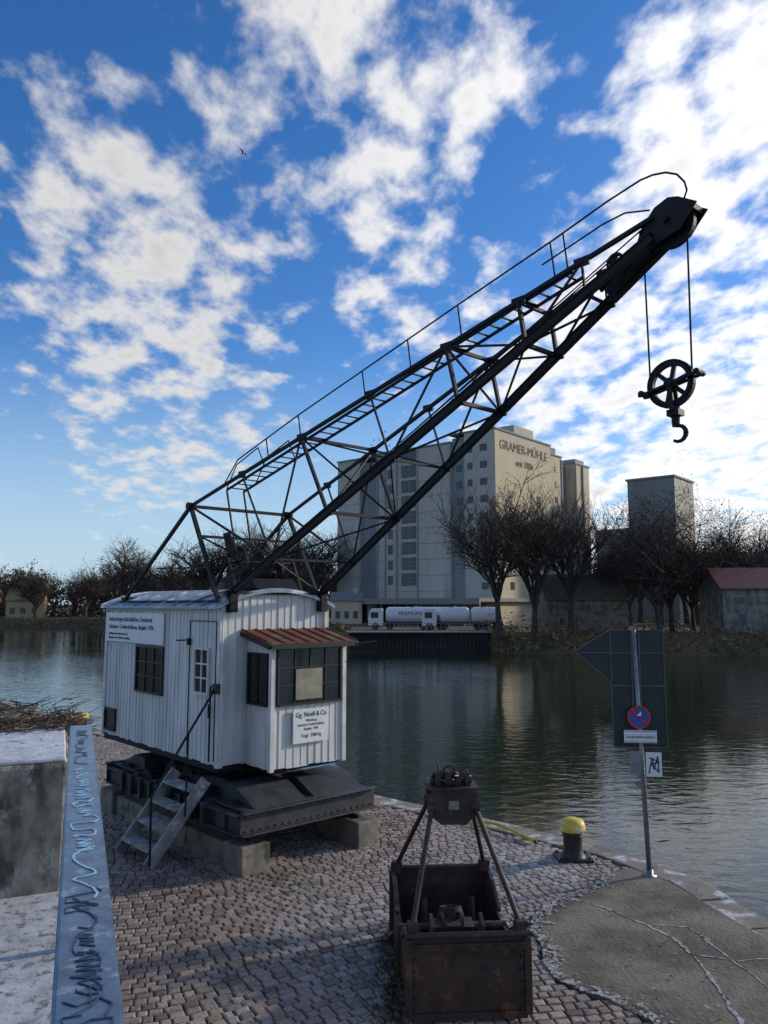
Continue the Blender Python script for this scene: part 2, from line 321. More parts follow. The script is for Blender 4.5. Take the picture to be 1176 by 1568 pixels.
# cobbles
cb_v=[];cb_f=[];tone=[]
ang=rad(14);ca,sa=math.cos(ang),math.sin(ang)
def hnoise(x,y):
    return (math.sin(x*1.7+.3*y)+math.sin(y*2.1-.9*x+1)+math.sin(x*.8+y*1.1+2)*1.2+math.sin(3.7*x+2.9*y)*.6)/3.8
v=-6
while v<28:
    pv=R.uniform(.092,.118)
    u=-22+R.uniform(0,.15)
    while u<14:
        pu=R.uniform(.095,.17)
        uu=u+pu/2; arc=.35*math.sin(uu*.55)+.1*math.sin(uu*1.7)
        vv=v+arc
        x=uu*ca-vv*sa; y=uu*sa+vv*ca+4
        u+=pu
        if y<5.6 or y>25 or abs(x)>.62*y+.6: continue
        if x<-.42*y+.5 and y<5.2: continue
        if not inpoly(x,y,quay) or dedge(x,y)<.47: continue
        if inpoly(x,y,apron): continue
        slope=math.atan(.35*.55*math.cos(uu*.55)+.17*math.cos(uu*1.7))+ang+R.uniform(-.08,.08)
        c,s_=math.cos(slope),math.sin(slope)
        z=R.uniform(-.004,.004)+.010*hnoise(x*1.3,y*1.3); tx,ty=R.uniform(-.03,.03),R.uniform(-.03,.03)
        o=len(cb_v);hu,hv=pu/2-R.uniform(.003,.008),pv/2-R.uniform(.003,.006)
        for lev,(ins,zz_) in enumerate(((0,-.05),(0.0,-.008),(.007,0),(.02,.002))):
            for a,b2 in((-1,-1),(1,-1),(1,1),(-1,1)):
                lx=a*(hu-ins)*(1+ (R.uniform(-.1,.04) if lev in(1,2) else 0)); ly=b2*(hv-ins*.85)*(1+ (R.uniform(-.08,.03) if lev in(1,2) else 0))
                cb_v.append((x+lx*c-ly*s_,y+lx*s_+ly*c,z+zz_+lx*tx+ly*ty))
        for lv in range(3):
            for i in range(4):
                j=(i+1)%4; cb_f.append((o+4*lv+i,o+4*lv+j,o+4*lv+4+j,o+4*lv+4+i))
        cb_f.append((o+12,o+13,o+14,o+15))
        g=R.uniform(.2,.36)
        if R.random()<.12: g*=.55
        warm=R.uniform(.62,.84)
        h=hnoise(x,y)
        g*=.95+.24*hnoise(x*.7+3,y*.7)
        fr=max(0,min(1,(.5+.9*h)*.5))*.3
        fr+= .8*math.exp(-((x-2.0)**2/1.0+(y-11.2)**2/1.0))
        fr+= .6*math.exp(-((x-1.3)**2/.15+(y-8.6)**2/1.5))
        fr+= .4*math.exp(-((x-0.0)**2/1.2+(y-9.0)**2/1.2))
        fr+= .3*math.exp(-((x+.8)**2/1.2+(y-7.4)**2/1.2))
        fr=min(1,fr)*R.random()
        col=[g*1.06*(1-fr)+.5*fr, g*(.6*warm+.4)*(1-fr)+.5*fr, g*warm*.94*(1-fr)+.49*fr,1]
        tone+= col*16
    v+=pv
me=bpy.data.meshes.new('cobblestone_pavement'); me.from_pydata(cb_v,[],cb_f); me.materials.append(M['sett'])
ca_=me.color_attributes.new('tone','FLOAT_COLOR','POINT'); ca_.data.foreach_set('color',tone)
me.update(); o=bpy.data.objects.new('cobblestone_pavement',me); scene.collection.objects.link(o)
mb=MB()
def tuft(x,y,n,h,k='grass'):
    for _ in range(n):
        a=R.uniform(0,6.28);r=R.uniform(0,.05);px,py=x+r*math.cos(a),y+r*math.sin(a);hh=h*R.uniform(.4,1)
        b2=R.uniform(0,6.28);dx,dy=math.cos(b2)*.004,math.sin(b2)*.004
        mb.add([(px-dx,py-dy,-.02),(px+dx,py+dy,-.02),(px+R.uniform(-.03,.03),py+R.uniform(-.03,.03),hh)],[(0,1,2)],k)
for _ in range(420):
    t=R.random(); tuft(.08+R.gauss(0,.09),6.8+2.0*t,7,.06)
for _ in range(90): tuft(R.uniform(-1.9,-.9),R.uniform(10.0,10.7),5,.05)
for _ in range(160):
    t=R.random();tuft(-1.9-2.7*t+R.gauss(0,.05),10.3+2.7*t-.1+R.gauss(0,.05),5,.06)
for _ in range(500):
    x=R.uniform(-4,1.4);y=R.uniform(6.5,13)
    if hnoise(x*1.1+5,y*1.3)>.15: tuft(x,y,3,.022)
mb.obj('grass_tufts')
mb=MB()
for _ in range(420):
    x=R.uniform(-4.2,4.2);y=R.uniform(6.3,13.5)
    if not inpoly(x,y,quay) or dedge(x,y)<.1: continue
    s=R.uniform(.012,.032);a=R.uniform(0,6.28);c,s2=math.cos(a)*s,math.sin(a)*s
    z=.024
    mb.add([(x-c,y-s2,z),(x+s2*.5,y-c*.5,z+R.uniform(0,.012)),(x+c,y+s2,z+R.uniform(0,.01)),(x-s2*.5,y+c*.5,z+R.uniform(0,.012))],[(0,1,2,3)],'twig' if R.random()<.7 else 'twig2')
mb.obj('fallen_leaves')

# ------------------------------------------------------------ raised walkway, rail, wall
def lx(y): return .05-.395*y
mb=MB()
mb.prism([(lx(-4)-.05,-4,1.7),(lx(5.2)-.0,5.2,1.7),(-9,6.5,1.7),(-12,-4,1.7)],(0,0,-1.78),'pave'); mb.obj('raised_walkway_pavement')
rl=empty('steel_railing')
mb=MB()
p0=V((lx(-1),-1,2.76));p1=V((lx(4.5),4.5,2.79))
mb.beam(p0,p1,.118,.05,'railblue'); 
for y in(.2,2.3,4.3): mb.beam((lx(y)+.0,y,1.7),(lx(y),y,2.745),.05,.05,'railblue')
mb.obj('handrail_and_posts',rl,bevel=.008)
d=(p1-p0).normalized(); side=V((d.y,-d.x,0))
mb=MB()
def rp(y,s): 
    t=(y+1)/5.5; p=p0+(p1-p0)*t; return p+side*max(-.05,min(.05,s))+V((0,0,.0265))
rg=random.Random(12)
def cursive(y0,y1,amp,step,k,wd):
    y=y0;ph=0;last=None;am=amp;cnt=0
    while y<y1:
        if cnt<=0:
            cnt=rg.randint(5,11); mode=rg.choice((0,1,2,3)); am=amp*rg.uniform(.6,1.15); last=None if rg.random()<.6 else last; fq=rg.uniform(.7,1.4)
        cnt-=1; ph+=fq*.75; y+=step*rg.uniform(.2,.9)
        if mode==0: q=rp(y+.022*math.sin(ph*2),am*math.cos(ph))
        elif mode==1: q=rp(y+rg.uniform(-.02,.03),rg.choice((-1,.9,.2))*am)
        elif mode==2: q=rp(y-.03*math.cos(ph),am*.7*math.sin(ph*1.3))
        else: q=rp(y,am*(.8 if cnt%2 else -.7)*rg.uniform(.6,1))
        if last is not None: mb.beam(last,q,wd*rg.uniform(.75,1.2),.0016,k)
        last=q
cursive(1.95,3.35,.042,.028,'chalk',.0062); cursive(1.15,1.95,.045,.022,'darkscr',.0032); cursive(1.4,2.0,.04,.03,'darkscr',.003); cursive(3.4,4.3,.04,.04,'darkscr',.004)
mb.obj('graffiti',rl)
wd=V((-.385,.923,0)); wl=V((-.923,-.385,0)); c0=V((-2.03,5.12,0))
def wq(s,l,z): 
    q=c0+wd*s+wl*l; return V((q.x,q.y,z))
cw=empty('concrete_wall')
mb=MB()
mb.prism([wq(0,0,1.5),wq(1.6,0,1.5),wq(1.6,1.0,1.5),wq(0,1.0,1.5)],(0,0,.99),'oldwall')
mb.prism([wq(1.61,0.02,-.1),wq(3.0,0.02,-.1),wq(3.0,1.0,-.1),wq(1.61,1.0,-.1)],(0,0,2.3),'oldwall')
mb.prism([wq(.0,0,-.1),wq(1.6,0,-.1),wq(1.6,1.0,-.1),wq(0,1.0,-.1)],(0,0,1.59),'oldwall')
mb.prism([wq(.1,1.01,1.5),wq(1.7,1.01,1.5),wq(1.7,5,1.5),wq(.1,5,1.5)],(0,0,.93),'oldwall')
mb.obj('wall_body',cw,bevel=.03)
mb=MB()
mb.prism([wq(.02,.02,2.49),wq(1.58,.02,2.49),wq(1.58,.98,2.49),wq(.02,.98,2.49)],(0,0,.025),'frosttop')
mb.prism([wq(.12,1.03,2.43),wq(1.58,1.03,2.43),wq(1.58,4.9,2.43),wq(.12,4.9,2.43)],(0,0,.025),'frosttop')
mb.obj('frost_cover',cw,bevel=.01)
mb=MB()
for _ in range(2200):
    s=R.uniform(1.5,2.9);l=R.uniform(-.05,3.2)
    p=wq(s,l,2.15+R.uniform(0,.42)); a=R.uniform(0,6.28);ln=R.uniform(.08,.3)
    mb.tube(p,p+V((math.cos(a)*ln,math.sin(a)*ln,R.uniform(-.05,.12))),.006,.002,3,'twig2' if R.random()<.6 else 'twig')
for _ in range(700):
    s=R.uniform(1.2,1.8);l=R.uniform(-.12,1.2)
    p=wq(s,l,2.48+R.uniform(0,.07)); a=R.uniform(0,6.28);ln=R.uniform(.06,.25)
    mb.tube(p,p+V((math.cos(a)*ln,math.sin(a)*ln,R.uniform(-.04,.06))),.006,.002,3,'twig2' if R.random()<.6 else 'twig')
mb.obj('dry_shrub')
mb=MB(); mb.prism([wq(1.72,1.02,-.1),wq(3.6,1.02,-.1),wq(3.0,1.02,2.15),wq(1.72,1.02,2.18)],wl*4,'bank'); mb.obj('planted_embankment')

# ------------------------------------------------------------ CRANE
cr=empty('harbour_crane',(-2.38,11.36,0),rad(42))
W_,Ln=1.92,4.07
mb=MB()
for a0,a1,t0,t1 in((-.25,.2,-1.08,-.62),(-.18,.14,-.61,2.99),(1.62,2.02,-1.2,-.75),(1.68,1.95,-.74,3.5),(-.25,.2,3.0,3.5)):
    mb.box((a0,t0,-.06),(a1,t1,.36 if (t1-t0)<1 else .3),'concrete')
mb.obj('concrete_sills',cr,bevel=.02)
mb=MB()
for a in(-.05,1.82): 
    mb.box((a-.03,-1.0,.3),(a+.03,3.45,.4),'under')
def channel(mbx,p,q,dep,k,inn):
    p=V(p);q=V(q);d=(q-p).normalized();n=V(inn)
    mbx.beam(p,q,.02,dep,k)
    for s in(-1,1):
        off=V((0,0,s*(dep/2-.012)))-n*.045
        mbx.beam(p+off,q+off,.1,.022,k)
    L_=(q-p).length;i=.08
    while i<L_:
        for s in(-1,1):
            c=p+d*i-n*.012+V((0,0,s*dep*.32)); mbx.box(c-V((.012,.012,.012)),c+V((.012,.012,.012)),k)
        i+=.12
channel(mb,(-.26,-1.05,.65),(2.05,-1.05,.65),.3,'under',(0,1,0))
channel(mb,(-.26,3.25,.65),(2.05,3.25,.65),.3,'under',(0,-1,0))
channel(mb,(-.2,-1.0,.62),(-.2,3.2,.62),.26,'under',(1,0,0))
channel(mb,(2.0,-1.0,.62),(2.0,3.2,.62),.26,'under',(-1,0,0))
mb.box((-.15,-1.0,.76),(1.95,-.2,.79),'under'); mb.box((-.15,2.4,.76),(1.95,3.2,.79),'under')
for t0,t1,t2 in((-.98,-.55,-.15),(3.15,2.75,2.35)):
    for a0,a1 in((.0,.85),(1.0,1.9)):
        mb.prism([(a0,t0,.79),(a0,t1,.98),(a0,t2,.98),(a0,t2,.79)],(a1-a0,0,0),'under')
for t in(-.1,.6,1.5,2.2): mb.box((-.2,t,.5),(2.0,t+.12,.78),'under')
mb.box((.35,.2,.5),(1.5,2.3,.9),'under')
for i in range(9): mb.box((-.34,-.2+i*.33,.48),(-.26,-.13+i*.33,.78),'under')
mb.obj('undercarriage_frame',cr,bevel=.004)
mb=MB()
for a in(-.05,1.82):
    for t in(-.55,.25,2.0,2.8):
        mb.tube((a-.055,t,.62),(a+.055,t,.62),.22,.22,20,'steel'); mb.tube((a-.075,t,.62),(a-.055,t,.62),.25,.25,20,'steel')
        mb.box((a-.2,t-.1,.52),(a-.09,t+.1,.72),'under')
for a in(.2,1.6):
    for t,s in((3.27,1),):
        mb.tube((a,t,.65),(a,t+s*.18,.65),.05,.05,12,'steel'); mb.tube((a,t+s*.18,.65),(a,t+s*.21,.65),.11,.11,14,'steel')
mb.lathe((.96,1.3,.9),[(.85,0),(.85,.1),(.75,.12),(.75,.2),(.8,.2),(.8,.27)],32,'steel')
for i in range(36):
    a=i*math.pi/18; c=V((.96+.86*math.cos(a),1.3+.86*math.sin(a),.95)); mb.box(c-V((.02,.02,.045)),c+V((.02,.02,.045)),'steel')
mb.box((0,0.02,1.1),(W_,Ln-.02,1.198),'steel')
mb.box((.5,-.6,1.12),(1.7,0,1.198),'steel')
mb.obj('wheels_and_slewing_ring',cr)
def arcz(a): 
    x=(a-W_/2)/(W_/2+.12); return 3.72-.25*x*x
mb=MB()
def boards(mbx,o,d,n,length,z0,z1f,k,pitch=.125,skip=()):
    o=V(o);d=V(d);n=V(n);s=0
    while s<length-.01:
        l=min(pitch,length-s); z1=z1f(s+l/2); dz=R.uniform(-.02,.0)
        off=R.uniform(.0,.007)
        p=o+d*(s+.004)+n*off;q=o+d*(s+l-.004)+n*off
        pr=[V((p.x,p.y,z0+dz)),V((q.x,q.y,z0+dz)),V((q.x,q.y,z1)),V((p.x,p.y,z1))]
        mbx.prism(pr,-n*.03,k)
        c=o+d*(s)+n*.008; mbx.box(V((c.x-.005,c.y-.005,z0)),V((c.x+.005,c.y+.005,z1)),k)
        s+=l
boards(mb,(0,0,0),(0,1,0),(-1,0,0),Ln,1.2,lambda s:3.46,'white')
boards(mb,(0,0,0),(1,0,0),(0,-1,0),W_,1.2,lambda s:arcz(s)-.02,'white')
boards(mb,(W_,0,0),(0,1,0),(1,0,0),Ln,1.2,lambda s:3.46,'white')
boards(mb,(0,Ln,0),(1,0,0),(0,1,0),W_,1.2,lambda s:arcz(s)-.02,'white')
B0,B1,BP=.46,1.76,.66
boards(mb,(B0,-BP,0),(1,0,0),(0,-1,0),B1-B0,1.18,lambda s:2.93,'white',.13)
boards(mb,(B0,-BP,0),(0,1,0),(-1,0,0),BP,1.18,lambda s:2.93+.14*s/BP,'white',.13)
boards(mb,(B1,-BP,0),(0,1,0),(1,0,0),BP,1.18,lambda s:2.93+.14*s/BP,'white',.13)
mb.obj('board_cladding',cr)
mb=MB()
mb.box((-.035,-.04,1.17),(.05,.045,3.5),'whitetrim'); mb.box((W_-.045,-.04,1.17),(W_+.035,.045,3.42),'whitetrim')
mb.box((-.035,Ln-.045,1.17),(.05,Ln+.035,3.42),'whitetrim')
for a in(B0,B1): mb.box((a-.035,-BP-.035,1.15),(a+.035,-BP+.035,2.93),'whitetrim')
mb.box((-.03,.05,3.40),(-.018,Ln-.05,3.49),'whitetrim')
mb.box((B0+.04,-BP-.03,2.86),(B1-.04,-BP-.014,2.93),'whitetrim')
mb.obj('corner_posts',cr)
mb=MB()
def win(plane,s0,s1,z0,z1,nu,nv,fr='black',gl='glass'):
    def bx(sa,sb,za,zb,d0,d1,k):
        if plane[0]=='L': mb.box((plane[1]-d1,sa,za),(plane[1]-d0,sb,zb),k)
        else: mb.box((sa,plane[1]-d1,za),(sb,plane[1]-d0,zb),k)
    bx(s0,s1,z0,z1,.008,.022,gl)
    f=.035
    bx(s0-f,s0,z0-f,z1+f,.008,.05,fr);bx(s1,s1+f,z0-f,z1+f,.008,.05,fr);bx(s0,s1,z1,z1+f,.008,.048,fr);bx(s0,s1,z0-f,z0,.008,.06,fr)
    for i in range(1,nu): c=s0+(s1-s0)*i/nu; bx(c-.012,c+.012,z0,z1,.022,.04,fr)
    for i in range(1,nv): c=z0+(z1-z0)*i/nv; bx(s0,s1,c-.012,c+.012,.022,.037,fr)
win(('L',0),1.78,2.72,2.07,2.78,3,3); win(('L',0),.3,.68,2.2,2.82,2,3,'whitetrim')
win(('L',0),3.55,3.95,1.3,1.62,1,1,'black','black')
win(('L',B0),-BP+.1,-.1,2.08,2.76,2,3)
win(('F',-BP),B0+.1,B1-.09,2.08,2.84,4,3)
mb.box((B0+.38,-BP-.055,2.12),(B0+.86,-BP-.042,2.56),'curtain')
mb.obj('windows',cr)
mb=MB()
for s in(.1,.9): mb.box((-.022,s-.006,1.25),(-.008,s+.006,3.25),'black')
mb.box((-.022,.1,3.24),(-.008,.9,3.255),'black')
mb.tube((-.06,.2,2.05),(-.06,.2,1.85),.012,.012,6,'steel'); mb.box((-.07,.85,2.88),(-.02,.9,2.98),'steel')
mb.tube((-.05,.95,2.95),(-.22,.95,2.95),.012,.012,6,'steel')
mb.path([(.0,-.06,3.3),(-.03,-.1,3.0),(-.03,-.1,1.3)],.014,6,'whitetrim')
mb.path([(-.08,.12,1.25),(-.08,.12,2.3),(-.06,.06,2.34)],.014,6,'steel')
mb.box((-.12,-.09,2.22),(-.02,.0,2.36),'black')
mb.obj('door_details',cr)
mb=MB(); mb.box((-.05,1.74,2.84),(-.03,4.0,3.35),'signwhite'); mb.box((B0+.34,-BP-.06,1.5),(B0+.98,-BP-.04,1.98),'signwhite')
mb.obj('name_boards',cr)
X,Y=(0,-1,0),(0,0,1)
text('board_text','Industriegeschichtliches Denkmal',cr,(-.053,3.9,3.2),X,Y,.115,'letter',1.13)
text('board_text_2','Fahrbarer Greiferdrehkran, Baujahr 1926',cr,(-.053,3.9,3.07),X,Y,.105,'letter',1.03)
text('board_text_3','Stahlbauwerk Noell und Co.',cr,(-.053,3.9,2.96),X,Y,.06,'letter',1.2)
text('board_text_4','Eigentum der Hafenverwaltung',cr,(-.053,3.9,2.89),X,Y,.06,'letter',1.2)
X=(1,0,0)
for i,(t,s) in enumerate((('Gg. Noell & Co',.1),('Würzburg',.052),('Fahrbarer Greiferdrehkran',.05),('Baujahr  1926',.052),('Tragf.  3300 kg',.068))):
    text('plate_text_%d'%i,t,cr,(B0+.66,-BP-.063,(1.87,1.8,1.74,1.68,1.58)[i]),X,Y,s,'letter',.88,'CENTER',.001)
mb=MB()
n=14;prof=[]
for i in range(n+1):
    a=-.12+(W_+.24)*i/n; prof.append((a,arcz(a)))
vs=[];
for t in(-.1,Ln+.1):
    for a,z in prof: vs.append((a,t,z))
    for a,z in prof: vs.append((a,t,z-.04))
k=n+1;fs=[]
for i in range(n):
    fs+=[(i,i+1,2*k+i+1,2*k+i),(k+i,3*k+i,3*k+i+1,k+i+1),(i,k+i,k+i+1,i+1),(2*k+i,2*k+i+1,3*k+i+1,3*k+i)]
fs+=[(0,2*k,3*k,k),(n,k+n,3*k+n,2*k+n)]
mb.add(vs,fs,'roof')
for j in range(10):
    t=-.06+j*(Ln+.12)/9
    for i in range(n):
        a,z=prof[i];a2,z2=prof[i+1]; mb.beam((a,t,z+.012),(a2,t,z2+.012),.025,.03,'roof')
mb.obj('arched_roof',cr)
mb=MB()
mb.prism([(B0-.12,-BP-.14,2.94),(B0-.12,.0,3.12),(B0-.12,.0,3.08),(B0-.12,-BP-.14,2.9)],(B1-B0+.3,0,0),'rustroof')
for i in range(8):
    a=B0-.1+i*(B1-B0+.26)/7; mb.beam((a,-BP-.13,2.95),(a,-.01,3.13),.015,.015,'rustroof')
mb.obj('bay_roof',cr)
mb=MB(); mb.beam((B0-.12,-BP-.15,2.9),(B1+.18,-BP-.15,2.9),.03,.07,'black'); mb.beam((B1+.02,-BP-.1,2.88),(B1+.42,-BP-.3,2.93),.03,.02,'black')
mb.beam((B0-.13,-BP-.13,2.88),(B0-.13,-.0,3.06),.02,.05,'black'); mb.obj('bay_fascia',cr)
mb=MB()
for t in(.05,.95):
    mb.beam((-.15,t,1.02),(-1.0,t-.02,.02),.05,.17,'wood',(1,0,0.0001))
for i in range(4):
    f=(i+.6)/4.3; z=1.02-f*1.0+.02; x=-.15-f*.85
    mb.box((x-.13,.08,z-.02),(x+.11,.92,z+.015),'wood')
mb.obj('entrance_steps',cr,bevel=.005)
mb=MB()
mb.path([(-.12,-.03,2.28),(-.16,-.04,2.2),(-1.02,-.05,.95)],.018,8,'steel'); mb.tube((-1.02,-.05,.95),(-1.0,-.03,.05),.016,.016,8,'steel'); mb.tube((-.5,-.05,1.7),(-.5,-.02,.6),.013,.013,6,'steel')
mb.obj('step_handrail',cr)

# ---- jib
K='steel'
def lo(s,sd): return V((.96+sd*(.83-.70*s),.0-6.45*s-.06,3.66+3.36*s))
def up(s,sd): return V((.96+sd*(.94-.81*s),1.07-7.6*s,5.05+2.17*s))
mb=MB()
for sd in(-1,1):
    mb.beam(lo(0,sd),lo(1,sd),.07,.085,K)
    mb.beam(lo(0,sd)+V((0,0,.045)),lo(1,sd)+V((0,0,.045)),.1,.01,K)
    mb.beam(up(0,sd),up(1,sd),.042,.042,K)
su=[0,.17,.34,.51,.67,.80,.90]; sl_=[0.0,.14,.31,.48,.64,.78,.89]
for i in range(7):
    a,b2,c,d=lo(sl_[i],-1),lo(sl_[i],1),up(su[i],-1),up(su[i],1)
    main=i in(2,4,5)
    mb.beam(a,b2,.04 if main else .028,.045 if main else .03,K)
    if i in(0,2,4,5): mb.beam(c,d,.04,.04,K)
    if i>0:
        th=.04 if main else .022
        mb.beam(a,c,th,th,K); mb.beam(b2,d,th,th,K)
        if i in(2,4): mb.beam(a,d,.022,.022,K); mb.beam(b2,c,.022,.022,K)
    if i<6:
        for sd in(-1,1):
            if i>0:
                if i%2: mb.beam(lo(sl_[i],sd),up(su[i+1],sd),.02,.024,K)
                else: mb.beam(up(su[i],sd),lo(sl_[i+1],sd),.02,.024,K)
            else: mb.beam(up(0,sd),lo(sl_[1],sd),.03,.03,K)
        if i%2: mb.beam(lo(sl_[i],-1),lo(sl_[i+1],1),.02,.024,K)
        else: mb.beam(lo(sl_[i],1),lo(sl_[i+1],-1),.02,.024,K)
for i in range(1,7):
    for sd in(-1,1):
        for P in(lo(sl_[i],sd),up(su[i],sd)): mb.box(P-V((.010,.09,.05)),P+V((.010,.09,.05)),K)
for sd in(-1,1):
    p=lo(0,sd); mb.box((p.x-.06,p.y-.08,p.z-.28),(p.x+.06,p.y+.06,p.z+.05),K); mb.tube((p.x-.1,p.y,p.z),(p.x+.1,p.y,p.z),.045,.045,12,K)
mb.obj('jib_lattice',cr)
mb=MB()
for a in(.02,1.90):
    top=V((a,1.07,5.05))
    mb.beam(top,(a,.1,3.5),.055,.055,K); mb.beam(top,(a,3.55,3.5),.05,.05,K); mb.beam((a,.1,3.52),(a,3.6,3.52),.05,.08,K)
    mb.tube(top-V((.06,0,0)),top+V((.06,0,0)),.06,.06,12,K)
    mb.beam((a,.45,4.05),(a,2.2,4.1),.022,.022,K)
mb.beam((.02,1.07,5.05),(1.9,1.07,5.05),.05,.05,K); mb.beam((.02,.75,4.55),(1.9,.75,4.55),.04,.04,K)
mb.beam((.02,.1,3.6),(1.9,.75,4.55),.025,.025,K); mb.beam((1.9,.1,3.6),(.02,.75,4.55),.025,.025,K)
mb.beam((.02,3.55,3.6),(1.9,3.55,3.6),.06,.06,K)
mb.obj('mast_frame',cr)
mb=MB()
def wheel(c,ax,r,w,nsp,k,hub=.05,t=.05,sw=.03):
    c=V(c);ax=V(ax).normalized();mb.ring(c,ax,r,t,w,36,k); mb.tube(c-ax*w*.9,c+ax*w*.9,hub,hub,14,k)
    u=V((0,0,1));a=ax.cross(u).normalized()
    for i in range(nsp):
        th=math.pi*2*i/nsp+.3;d=a*math.cos(th)+u*math.sin(th); mb.beam(c+d*hub*.8,c+d*(r-t*.6),sw,.025,k,tuple(ax))
wheel((.5,.35,4.15),(1,0,0),.24,.05,6,K); wheel((.62,.75,4.0),(1,0,0),.16,.05,6,K); wheel((1.25,.45,4.05),(1,0,0),.2,.05,6,K)
mb.tube((.35,.35,4.15),(1.5,.35,4.15),.03,.03,10,K); mb.tube((.75,.5,4.0),(1.2,.5,4.0),.14,.14,20,K)
for a in(.3,1.5): 
    mb.beam((a,.1,3.7),(a,.35,4.2),.04,.04,K); mb.beam((a,.8,3.7),(a,.35,4.2),.04,.04,K)
mb.prism([(.35,.2,4.3),(.35,.45,4.62),(.35,.62,4.6),(.35,.5,4.35)],(.03,0,0),K)
mb.prism([(.6,.0,3.74),(.6,.2,3.9),(.6,.9,3.9),(.6,1.0,3.74)],(.8,0,0),K)
mb.obj('winch_gear',cr)
mb=MB()
def top(s,a,h=0): p=up(s,-1); return V((p.x+a,p.y,p.z+h))
p1_=.88
for a in(.12,.42): 
    mb.beam(top(.1,a,-.02),top(p1_,a*.7,.02),.02,.035,K)
n=36
for i in range(n):
    s=.1+(p1_-.1)*(i+.5)/n; f=(s-.1)/(p1_-.1);k1=1-.3*f
    mb.beam(top(s,.12*k1,-.02+.04*f),top(s,.42*k1,-.02+.04*f),.025,.014,K)
mb.beam(top(.1,.12,-.02),(.5,.5,4.4),.02,.03,K);mb.beam(top(.1,.42,-.02),(.8,.5,4.4),.02,.03,K)
mb.obj('jib_ladder',cr)
mb=MB()
rails=[(.12,.02),(.16,.25),(.34,.33),(.5,.36),(.7,.40),(.86,.42),(.94,.45)]
pts=[top(s,-.02,h) for s,h in rails]
pts+=[top(.97,0,.46),top(.985,.01,.465),top(1.0,.03,.45),top(1.015,.06,.41),top(1.027,.09,.34),top(1.034,.12,.24),top(1.036,.13,.15),top(1.03,.13,.05)]
mb.path(pts,.010,6,K)
pts2=[top(.84,.0,.24),top(.93,.02,.27),top(.96,.05,.26),top(.99,.1,.16)]
mb.path(pts2,.009,6,K)
for s,h in((.25,.3),(.34,.33),(.5,.36),(.6,.38),(.7,.40),(.86,.42),(.88,.425)): mb.tube(top(s,0,-.02),top(s-.005,-.02,h),.010,.010,6,K)
mb.path([top(.1,.12,0),top(.13,.12,.28),top(.2,.1,.32),top(.22,.1,0)],.009,6,K)
mb.path([top(.14,.42,0),top(.17,.42,.3),top(.24,.4,.34),top(.26,.4,0)],.009,6,K)
mb.obj('jib_handrail',cr)
mb=MB();T0,Z0=-6.66,7.17
poly=[(.34,-.2),(.26,.0),(.12,.15),(-.02,.2),(-.12,.17),(-.30,.05),(-.2,-.06),(-.12,-.16),(.05,-.2),(.18,-.22)]
for a in(.84,1.06): mb.prism([(a,T0+t,Z0+z) for t,z in poly],(.016,0,0),K)
wheel((.96,T0,Z0-.04),(1,0,0),.225,.055,6,K,.05,.05); mb.tube((.93,T0,Z0-.04),(.99,T0,Z0-.04),.185,.185,24,K)
mb.tube((.79,T0,Z0-.02),(1.13,T0,Z0-.02),.03,.03,12,K)
mb.beam((.84,T0+.26,Z0-.05),(1.08,T0+.26,Z0-.05),.06,.06,K)
mb.beam((.84,T0-.24,Z0+.04),(1.08,T0-.24,Z0+.04),.04,.06,K)
for a in(.86,1.02): mb.prism([(a,T0+.8,Z0-.42),(a,T0+.3,Z0-.12),(a,T0+.27,Z0-.22),(a,T0+.75,Z0-.5)],(.03,0,0),K)
wheel((.96,T0+.62,Z0-.2),(1,0,0),.1,.05,5,K,.03,.03)
mb.obj('jib_head',cr)
mb=MB()
to,ti=-6.80,-6.35
mb.tube((.96,to,Z0-.1),(.96,-6.78,5.62),.010,.010,6,K); mb.tube((.96,ti,6.75),(.96,-6.36,5.62),.010,.010,6,K)
mb.tube((.96,.5,4.1),(.96,T0,Z0+.19),.008,.008,6,K); mb.tube((1.04,.5,4.2),(1.0,T0+.62,Z0-.1),.008,.008,6,K)
mb.obj('hoist_ropes',cr)
mb=MB();bc=V((.96,-6.57,5.58))
wheel(bc,(1,0,0),.225,.05,6,K,.055,.05,.042); mb.ring(bc,(1,0,0),.235,.03,.05,36,K)
mb.beam(bc+V((.05,-.31,.05)),bc+V((.05,.31,-.07)),.02,.04,K,(1,0,0)); mb.beam(bc+V((-.05,-.31,.05)),bc+V((-.05,.31,-.07)),.02,.04,K,(1,0,0))
for s in(-1,1): mb.tube(bc+V((-.07,s*.28,-s*.05)),bc+V((.07,s*.28,-s*.05)),.03,.03,10,K)
for a in(-.05,.05): mb.beam(bc+V((a,0,.02)),bc+V((a,-.03,-.3)),.02,.05,K,(0,1,0))
mb.tube(bc+V((0,-.03,-.24)),bc+V((0,-.03,-.42)),.045,.035,12,K); mb.box(bc+V((-.06,-.09,-.32)),bc+V((.06,.03,-.26)),K)
hc=bc+V((0,-.05,-.49));pts=[]
for i in range(13):
    a=rad(80+i*19); pts.append(hc+V((0,math.cos(a)*.075,math.sin(a)*.075)))
for i,(a,b2) in enumerate(zip(pts[:-1],pts[1:])): r=.026*(1-abs(i-5)/14); mb.tube(a,b2,r,r*.95,8,K)
mb.obj('hook_block',cr)

